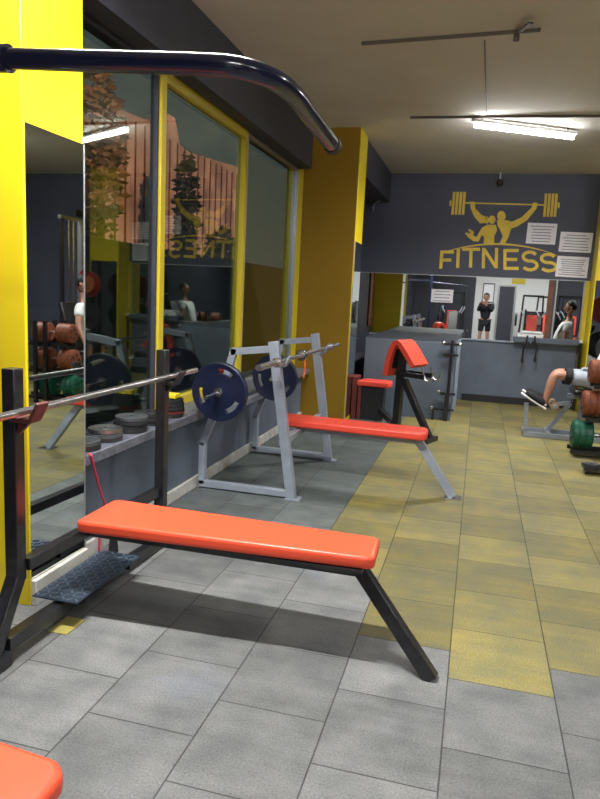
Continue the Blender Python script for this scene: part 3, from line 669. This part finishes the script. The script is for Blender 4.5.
for x, z in ((0.655, 0.68), (0.83, 0.70)): MB().cyl((x, 10.16, z + .03), (x, 10.16, z - 0.04), 0.018, 10).done('grip', RUBBER, t)
t = thing('floor_post', 'black upright post with a white cap at the half wall end', 'post', (1.43, 10.2, 0))
MB().cyl((1.43, 10.22, 0), (1.43, 10.22, 0.97), 0.022, 10).done('post', BLACKM, t)
MB().ball((1.43, 10.22, 0.985), 0.028).done('cap', CLOTHW, t)

# ------------------------------------------------------------------ dumbbell rack at the right
t = thing('dumbbell_rack', 'black tiered dumbbell rack cut off by the right edge', 'rack', (1.4, 7.1, 0))
for y in (6.92, 7.30):
    for x in (1.36, 1.50):
        MB().beam((x, y, 0.0), (x, y, 1.0), 0.04, 0.04, (1, 0, 0)).done('upright', BLACKM, t)
for z, xa in ((0.075, 0.99), (0.405, 1.10), (0.735, 1.14)):
    for y in (6.99, 7.23): BX((xa, y - 0.02, z - 0.04), (1.80, y + 0.02, z)).done('shelf_rail', BLACKM, t)
def dumbbell(x0, y, z, R, mt, label, grp):
    t = thing('dumbbell', label, 'dumbbell', (x0, y, z), grp)
    for xa in (x0, x0 + 0.33):
        b = MB().lathe((xa, y, z + R), (1, 0, 0), [(0, R * .86), (0.012, R), (0.05, R), (0.056, R * .95), (0.064, R * .95), (0.07, R), (0.11, R), (0.116, R * .95), (0.124, R * .95), (0.13, R), (0.18, R), (0.195, R * .86)], 24)
        b.done('head', mt, t)
    MB().cyl((x0 + 0.19, y, z + R), (x0 + 0.34, y, z + R), 0.017, 12).done('grip', CHROME, t)
    e = MB()
    for k in range(5):
        a = 2 * PI * k / 5; e.ball((x0 - 0.001, y + math.cos(a) * R * .5, z + R + math.sin(a) * R * .5), R * .18, (0.2, 1, 1), 1)
    e.done('end_studs', RUBBER, t)
Gd = 'dumbbells on the tiered rack'
dumbbell(1.10, 7.11, 0.736, 0.118, BROWND, 'orange brown dumbbell on the top tier of the rack', Gd)
dumbbell(1.07, 7.11, 0.406, 0.128, BROWND, 'orange brown dumbbell on the middle tier of the rack', Gd)
dumbbell(1.00, 7.11, 0.076, 0.140, GREEND, 'dark green dumbbell on the lowest tier of the rack', Gd)
t = thing('low_weight_tray', 'low black tray of small grey weights in front of the dumbbell rack', 'tray', (1.2, 6.35, 0))
BX((1.02, 6.26, 0.04), (1.62, 6.44, 0.07)).done('tray', BLACKM, t)
for x in (1.06, 1.58): BX((x - .02, 6.30, 0.0), (x + .02, 6.40, 0.04)).done('leg', BLACKM, t)
for k in range(4):
    single('small_weight', MB().plate((1.09 + k * 0.15, 6.35, 0.082), (0, 0, 1), 0.06, 0.022, hole=0.014, seg=24), IRON,
           ['small grey disc weight, leftmost on the low tray', 'small grey disc weight, second on the low tray', 'small grey disc weight, third on the low tray', 'small grey disc weight, last on the low tray'][k], 'weight plate', (1.09 + k * 0.15, 6.35, 0.07), 'small discs on the low tray')

# ------------------------------------------------------------------ leg machine with seated person
t = thing('leg_extension_machine', 'silver leg machine the seated person is using', 'exercise machine', (1.0, 7.6, 0))
MB().beam((0.60, 7.84, 0.03), (1.75, 7.84, 0.03), 0.05, 0.05).done('base_rail', SILVER, t)
MB().beam((0.60, 8.16, 0.03), (1.75, 8.16, 0.03), 0.05, 0.05).done('base_rail', SILVER, t)
MB().beam((0.62, 7.82, 0.03), (0.62, 8.18, 0.03), 0.05, 0.05).beam((0.62, 7.86, 0.03), (0.60, 7.86, 0.38), 0.045, 0.045).done('front_frame', SILVER, t)
MB().beam((0.86, 8.00, 0.06), (1.08, 8.00, 0.40), 0.045, 0.045).beam((0.86, 7.82, 0.055), (0.86, 8.18, 0.055), 0.045, 0.03).done('lever', SILVER, t)
MB().beam((1.08, 8.00, 0.40), (0.90, 8.00, 0.37), 0.04, 0.04).cyl((0.90, 7.78, 0.37), (0.90, 8.22, 0.37), 0.02).done('lever_arm', SILVER, t)
MB().cyl((0.90, 7.82, 0.37), (0.90, 7.94, 0.37), 0.045).done('ankle_roller', mat('tan_foam', (0.35, 0.25, 0.16), 0.7), t)
MB().cyl((0.90, 8.06, 0.37), (0.90, 8.18, 0.37), 0.045).done('ankle_roller', mat('tan_foam', (0.35, 0.25, 0.16), 0.7), t)
MB().beam((1.20, 8.00, 0.03), (1.20, 8.00, 0.50), 0.06, 0.06).beam((1.60, 8.00, 0.03), (1.60, 8.00, 0.50), 0.06, 0.06).beam((1.04, 8.00, 0.48), (1.72, 8.00, 0.48), 0.06, 0.05).done('seat_frame', SILVER, t)
BX((1.08, 7.80, 0.51), (1.66, 8.20, 0.57)).done('seat_pad', BLACKM, t, bevel=0.015)
MB().beam((1.62, 8.00, 0.55), (1.82, 8.00, 1.20), 0.34, 0.06, (0, 1, 0)).done('backrest', BLACKM, t, bevel=0.015)
BX((1.18, 7.80, 0.03), (1.22, 8.20, 0.08)).done('cross_rail', SILVER, t)

def skin(name, verts, edges, radii, mt, parent, root=0, sub=2):
    bm = bmesh.new(); ly = bm.verts.layers.skin.verify(); vs = [bm.verts.new(V(v)) for v in verts]
    for a, b_ in edges: bm.edges.new((vs[a], vs[b_]))
    w = V((0, 0, 0)); p = parent
    while p is not None: w += p.location; p = p.parent
    for v in vs: v.co -= w
    for v, r in zip(vs, radii):
        v[ly].radius = (r if isinstance(r, tuple) else (r, r)); v[ly].use_root = False
    vs[root][ly].use_root = True
    me = bpy.data.meshes.new(name); bm.to_mesh(me); bm.free(); me.materials.append(mt)
    o = bpy.data.objects.new(name, me); COL.objects.link(o); o.parent = parent
    k = o.modifiers.new('skin', 'SKIN'); k.use_smooth_shade = True
    s = o.modifiers.new('sub', 'SUBSURF'); s.levels = sub; s.render_levels = sub
    return o
def head(parent, c, r, face, hairy=True):
    f = V(face).normalized(); s = f.cross(V((0, 0, 1))).normalized(); u = s.cross(f)
    h = MB().ball(c, r, (0.82, 0.82, 1.08), 3)
    h.ball(V(c) - u * r * .55 + f * r * .28, r * .58, (1, 1, 0.8), 2)
    h.ball(V(c) + f * r * .88 - u * r * .12, r * .17, (1, 1, 1.5), 2)
    for k in (-1, 1): h.ball(V(c) + s * (k * r * .83) - u * r * .1, r * .2, (.7, 1, 1.3), 2)
    o = h.done('head', SKIN, parent)
    e = MB()
    for k in (-1, 1): e.ball(V(c) + f * r * .78 + s * (k * r * .3) + u * r * .08, r * .09, sub=2)
    e.done('eyes', HAIR, parent)
    MB().beam(V(c) + f * r * .80 - u * r * .48 - s * r * .22, V(c) + f * r * .80 - u * r * .48 + s * r * .22, r * .08, r * .1).done('mouth', mat('lips', (0.35, 0.1, 0.08), 0.5), parent)
    MB().ball(V(c) - f * r * .18 + u * r * .22, r * 1.02, (.86, .86, 1.0), 3).done('hair', HAIR, parent)
def hand(parent, wrist, d, n, side, curl=0.5):
    d = V(d).normalized(); n = V(n).normalized(); s = d.cross(n).normalized() * side; w = V(wrist)
    vs = [w, w + d * 0.045, w + d * 0.085]; ed = [(0, 1), (1, 2)]; rd = [0.024, (0.034, 0.018), (0.036, 0.016)]
    for k, ln in enumerate((0.070, 0.078, 0.072, 0.056)):
        o = (k - 1.5) * 0.020; base = w + d * 0.080 + s * o; i = len(vs)
        c1 = base + d * ln * .45 - n * ln * .12 * curl * 2; c2 = c1 + (d * (1 - curl) - n * curl * 1.2).normalized() * ln * .35; c3 = c2 + (d * (0.6 - curl) - n * 1.0).normalized() * ln * .25
        vs += [base, c1, c2, c3]; ed += [(1, i), (i, i + 1), (i + 1, i + 2), (i + 2, i + 3)]; rd += [0.010, 0.009, 0.0085, 0.0075]
    i = len(vs); vs += [w + d * 0.03 - s * 0.03, w + d * 0.06 - s * 0.048 - n * .012, w + d * 0.085 - s * 0.05 - n * .03]
    ed += [(0, i), (i, i + 1), (i + 1, i + 2)]; rd += [0.013, 0.011, 0.009]
    return vs, ed, rd

def person(name, label, loc, J, cloth_top, cloth_low, shoe, hair_face, low_band=None):
    t = thing(name, label, 'person', loc)
    # body: one continuous surface
    names = ['pelvis', 'belly', 'chest', 'neck', 'chin', 'shl', 'ell', 'wrl', 'shr', 'elr', 'wrr', 'hpl', 'knl', 'anl', 'hel', 'tol', 'hpr', 'knr', 'anr', 'her', 'tor']
    vs = [J[n] for n in names]; ix = {n: i for i, n in enumerate(names)}
    ed = [(ix[a], ix[b]) for a, b in (('pelvis', 'belly'), ('belly', 'chest'), ('chest', 'neck'), ('neck', 'chin'), ('chest', 'shl'), ('shl', 'ell'), ('ell', 'wrl'), ('chest', 'shr'), ('shr', 'elr'), ('elr', 'wrr'),
          ('pelvis', 'hpl'), ('hpl', 'knl'), ('knl', 'anl'), ('anl', 'hel'), ('pelvis', 'hpr'), ('hpr', 'knr'), ('knr', 'anr'), ('anr', 'her'))]
    ed = [e for e in ed]
    R = dict(pelvis=.11, belly=.105, chest=.12, neck=.052, chin=.05, shl=.055, ell=.038, wrl=.024, shr=.055, elr=.038, wrr=.024, hpl=.088, knl=.055, anl=.036, hel=.03, tol=.028, hpr=.088, knr=.055, anr=.036, her=.03, tor=.028)
    keep = [n for n in names if n not in ('tol', 'tor')]; mp = {n: i for i, n in enumerate(keep)}
    vs2 = [V(J[n]) for n in keep]; rd = [R[n] for n in keep]; ed2 = [(mp[names[a]], mp[names[b]]) for a, b in ed]
    # calf swelling
    for s in 'lr':
        k, a = V(J['kn' + s]), V(J['an' + s]); i = len(vs2); vs2.append(k.lerp(a, .32)); rd.append(.056)
        ed2 = [e for e in ed2 if e != (mp['kn' + s], mp['an' + s])] + [(mp['kn' + s], i), (i, mp['an' + s])]
    for s in 'lr':
        w = V(J['wr' + s]); e = V(J['el' + s]); d = w - e
        hv, he, hr = hand(t, w, d, J.get('palm' + s, (0, 0, 1)), 1 if s == 'l' else -1, J.get('curl', .5))
        base = len(vs2); vs2 += hv[1:]; rd += hr[1:]
        def r_(i): return mp['wr' + s] if i == 0 else base + i - 1
        ed2 += [(r_(a), r_(b)) for a, b in he]
    skin('body', vs2, ed2, rd, SKIN, t)
    # top
    tv = ['pelvis', 'belly', 'chest', 'shl', 'ell', 'shr', 'elr']
    pv = [V(J[n]) for n in tv]; pv[0] = pv[0] + (pv[0] - pv[1]) * .35; sleeve = J.get('sleeve', .55)
    if sleeve < 1:
        pv[4] = pv[3].lerp(pv[4], sleeve); pv[6] = pv[5].lerp(pv[6], sleeve)
        skin('shirt', pv, [(0, 1), (1, 2), (2, 3), (3, 4), (2, 5), (5, 6)], [.135, .130, .142, .075, .062, .075, .062], cloth_top, t)
    else:
        pv += [V(J['ell']).lerp(V(J['wrl']), .9), V(J['elr']).lerp(V(J['wrr']), .9)]
        skin('shirt', pv, [(0, 1), (1, 2), (2, 3), (3, 4), (2, 5), (5, 6), (4, 7), (6, 8)], [.145, .135, .15, .078, .055, .078, .055, .038, .038], cloth_top, t)
    # shorts
    kk = J.get('short', .72); hv = [V(J['pelvis']), V(J['hpl']), V(J['hpl']).lerp(V(J['knl']), kk), V(J['hpr']), V(J['hpr']).lerp(V(J['knr']), kk)]
    skin('shorts', hv, [(0, 1), (1, 2), (0, 3), (3, 4)], [.142, .105, .088, .105, .088], cloth_low, t)
    if low_band:
        for s in 'lr':
            a = V(J['hp' + s]).lerp(V(J['kn' + s]), kk - .06); b_ = V(J['hp' + s]).lerp(V(J['kn' + s]), kk + .10)
            MB().tube([a, b_], [.092, .090], 20).done('shorts_band', low_band, t)
    for s in 'lr':
        a, to = V(J['an' + s]), V(J['to' + s]); he = V(J['he' + s])
        skin('shoe', [he, he.lerp(to, .45), to], [(0, 1), (1, 2)], [(.052, .058), (.05, .054), (.046, .04)], shoe, t, sub=2)
        dn = (he - a).normalized(); d = (to - he).normalized(); sd = d.cross(dn).normalized(); nn = d.cross(sd).normalized()
        if nn.dot(dn) < 0: nn = -nn
        o = MB().beam(he - d * .035 + nn * .040, to + d * .03 + nn * .030, 0.085, 0.024, sd).done('shoe_sole', CLOTHW, t, bevel=0.01)
    head(t, J['head'], .105, hair_face)
    return t
J = dict(pelvis=(1.38, 8.00, .70), belly=(1.41, 8.00, .86), chest=(1.50, 8.00, 1.08), neck=(1.55, 8.00, 1.25), chin=(1.55, 8.00, 1.36), head=(1.54, 8.00, 1.46),
         shl=(1.50, 7.82, 1.15), ell=(1.46, 7.73, .90), wrl=(1.34, 7.72, .68), shr=(1.50, 8.18, 1.15), elr=(1.46, 8.27, .90), wrr=(1.34, 8.28, .68), palml=(0, -1, 0), palmr=(0, 1, 0),
         hpl=(1.30, 7.90, .67), knl=(.865, 7.86, .73), anl=(.80, 7.86, .43), hel=(.80, 7.86, .38), tol=(.575, 7.86, .50), hpr=(1.30, 8.10, .67), knr=(.90, 8.14, .73), anr=(.83, 8.14, .43), her=(.83, 8.14, .38), tor=(.605, 8.14, .50), short=.66)
person('person', 'person in white shirt and grey shorts seated on the leg machine', (1.38, 8.00, 0.57), J, CLOTHW, CLOTHG, CLOTHB, (-1, 0, -0.1), CLOTHB)
# the photographer, seen in the far mirror
J = dict(pelvis=(0.180, -.42, .95), belly=(0.180, -.42, 1.08), chest=(0.180, -.43, 1.28), neck=(0.180, -.42, 1.46), chin=(0.175, -.40, 1.53), head=(0.170, -.40, 1.63),
         shl=(0.010, -.43, 1.38), ell=(-0.040, -.26, 1.22), wrl=(0.020, -.13, 1.40), shr=(0.350, -.43, 1.38), elr=(0.360, -.27, 1.22), wrr=(0.160, -.12, 1.40), palml=(-.3, -1, 0), palmr=(.3, -1, 0), sleeve=1, curl=.3,
         hpl=(0.090, -.42, .88), knl=(0.070, -.40, .49), anl=(0.060, -.44, .10), hel=(0.060, -.47, .06), tol=(0.050, -.30, .045), hpr=(0.270, -.42, .88), knr=(0.290, -.40, .49), anr=(0.300, -.44, .10), her=(0.300, -.47, .06), tor=(0.310, -.30, .045), short=.8)
person('person', 'person in black top and shorts holding up a phone, seen in the far mirror', (.1, -.42, 0), J, CLOTHB, CLOTHB, CLOTHB, (-.2, 1, -.1))
pc = EYE - FW * 0.035
t = single('phone', MB().beam(pc - DN * -0.03 - RX * 0, pc + DN * 0.115, 0.075, 0.009, RX), BLACKM, 'black phone held up by the person in the far mirror', 'phone', bevel=0.003)

# ------------------------------------------------------------------ machines seen in the mirrors
t = thing('cable_tower', 'tall steel cable tower with a red plate, reflected in the near pillar mirror', 'exercise machine', (2.5, 9.3, 0))
TX = 2.5
for y in (8.85, 9.85):
    MB().beam((TX, y, 0.0), (TX, y, 2.42), 0.05, 0.05, (1, 0, 0)).done('upright', ALU if y > 9 else BLACKM, t)
MB().beam((TX, 8.8, 2.42), (TX, 9.9, 2.42), 0.05, 0.05).done('top_beam', STEEL, t)
for y in (9.02, 9.14, 9.50, 9.62): MB().cyl((TX, y, 0.05), (TX, y, 2.41), 0.014, 10).done('guide_rod', CHROME, t)
MB().beam((TX, 9.33, 0.0), (TX, 9.33, 2.42), 0.08, 0.05, (1, 0, 0)).done('center_column', ALU, t)
for k in range(10): BX((TX - .05, 8.99, 0.12 + k * 0.05), (TX + .05, 9.18, 0.165 + k * 0.05)).done('stack_weight', RUBBER, t)
BX((TX - .07, 8.75, 0.0), (TX + .07, 9.9, 0.06)).done('base_beam', BLACKM, t)
for y in (9.26, 9.40): MB().plate((TX, y, 2.52), (1, 0, 0), 0.06, 0.03, hole=0.01, seg=20).done('pulley_wheel', BLACKM, t)
MB().cyl((TX - .04, 9.33, 1.47), (TX - .16, 9.33, 1.47), 0.016).done('plate_peg', CHROME, t)
t = thing('weight_plate', 'dark red rubber plate hung on the cable tower, seen in the pillar mirror', 'weight plate', (TX - .1, 9.33, 1.47))
MB().plate((TX - .1, 9.33, 1.47), (1, 0, 0), 0.21, 0.045, slots=0, hole=0.0165).done('disc', REDP, t)
def gym_machine(x, y, label, pad, ry=0):
    t = thing('weight_machine', label, 'exercise machine', (x, y, 0))
    for sx in (-.35, .35): MB().beam((x + sx, y, 0), (x + sx * .8, y, 1.75), 0.05, 0.06, (1, 0, 0)).done('upright', BLACKM, t)
    MB().beam((x - .30, y, 1.73), (x + .30, y, 1.73), 0.06, 0.06).done('top_beam', BLACKM, t)
    for sx in (-.35, .35): MB().beam((x + sx, y - .1, .03), (x + sx, y + 1.0, .03), 0.05, 0.05).done('base_rail', SILVER, t)
    BX((x - .2, y + .35, .42), (x + .2, y + .80, .49)).done('seat_pad', pad, t, bevel=0.015)
    MB().beam((x, y + .58, 0.0), (x, y + .58, .42), 0.08, 0.08).done('seat_post', SILVER, t)
    MB().beam((x, y + .30, .55), (x, y + .15, 1.15), 0.3, 0.07, (1, 0, 0)).done('backrest', pad, t, bevel=0.015)
    MB().tube([(x - .33, y + .05, 1.3), (x - .33, y + .5, 1.25), (x - .25, y + .6, 1.1)], .018, 8).tube([(x + .33, y + .05, 1.3), (x + .33, y + .5, 1.25), (x + .25, y + .6, 1.1)], .018, 8).done('press_arms', SILVER, t)
    MB().plate((x - .45, y, 1.0), (1, 0, 0), 0.2, 0.05, hole=0.02).done('loaded_plate', RUBBER, t)
    BX((x - .12, y - .06, .08), (x + .12, y - .16 + .2 * 0, .75)).done('weight_stack', RUBBER, t)
gym_machine(2.1, -2.6, 'press machine by the back wall, in front of the dark shelf', ORANGE2)
gym_machine(2.9, -2.9, 'press machine in the back right corner', ORANGE2)
gym_machine(-0.9, -2.9, 'press machine by the back wall, left of the dark door', ORANGE2)
gym_machine(3.6, 5.2, 'press machine near the right wall, closer one', ORANGE2)
gym_machine(3.6, 8.2, 'press machine near the right wall, farther one', ORANGE2)


gym_machine(1.55, -1.0, 'press machine in front of the dark door, reflected beside the photographer', ORANGE2)
gym_machine(-0.8, -1.6, 'press machine behind the photographer on the window side', BLACKM)
gym_machine(2.4, 0.6, 'press machine on the right, level with the camera', BLACKM)
t = thing('yellow_sign', 'small yellow sign high on the back wall, seen in the far mirror', 'sign', (1.2, YB, 2.2))
BX((1.0, YB, 2.15), (1.45, YB + .02, 2.45)).done('panel', FRAMEY, t)
t = thing('wall_poster', 'pale framed notice on the back wall left of the door', 'poster', (0.25, YB, 1.5))
BX((0.08, YB + .001, 1.5), (0.42, YB + .02, 2.1)).done('sheet', PAPER, t)
BX((0.05, YB + .001, 1.46), (0.45, YB + .015, 2.14)).done('frame', BLACKM, t)
t = thing('dumbbell_shelf', 'dark shelf against the back wall holding disc weights', 'shelf', (2.1, -3.7, 0))
for x in (1.5, 2.8): BX((x, -3.95, 0), (x + .05, -3.5, 1.3)).done('side_panel', BLACKM, t)
for z in (.3, .75, 1.2): BX((1.55, -3.95, z), (2.8, -3.5, z + .04)).done('shelf', BLACKM, t)

t = thing('plate_tree', 'black plate tree with red and orange plates by the yellow right pillar', 'rack', (1.72, 9.55, 0))
MB().beam((1.72, 9.62, 0.0), (1.72, 9.62, 1.65), 0.07, 0.07, (1, 0, 0)).done('column', BLACKM, t)
BX((1.50, 9.40, 0.0), (1.94, 9.80, 0.04)).done('base', BLACKM, t)
for z in (1.45, 0.95): MB().cyl((1.72, 9.60, z), (1.72, 9.38, z), 0.015).done('peg', CHROME, t)
for z, y, R, mt, lb in ((1.45, 9.52, 0.20, REDP, 'dark red plate on the upper peg of the plate tree'), (1.45, 9.46, 0.13, mat('orange_rubber', (0.5, 0.12, 0.03), 0.5), 'small orange plate in front of the red one on the plate tree'), (0.95, 9.52, 0.20, RUBBER, 'black plate on the lower peg of the plate tree')):
    single('weight_plate', MB().plate((1.72, y, z), (0, 1, 0), R, 0.045, hole=0.0165), mt, lb, 'weight plate', (1.72, y, z), 'plates on the plate tree')
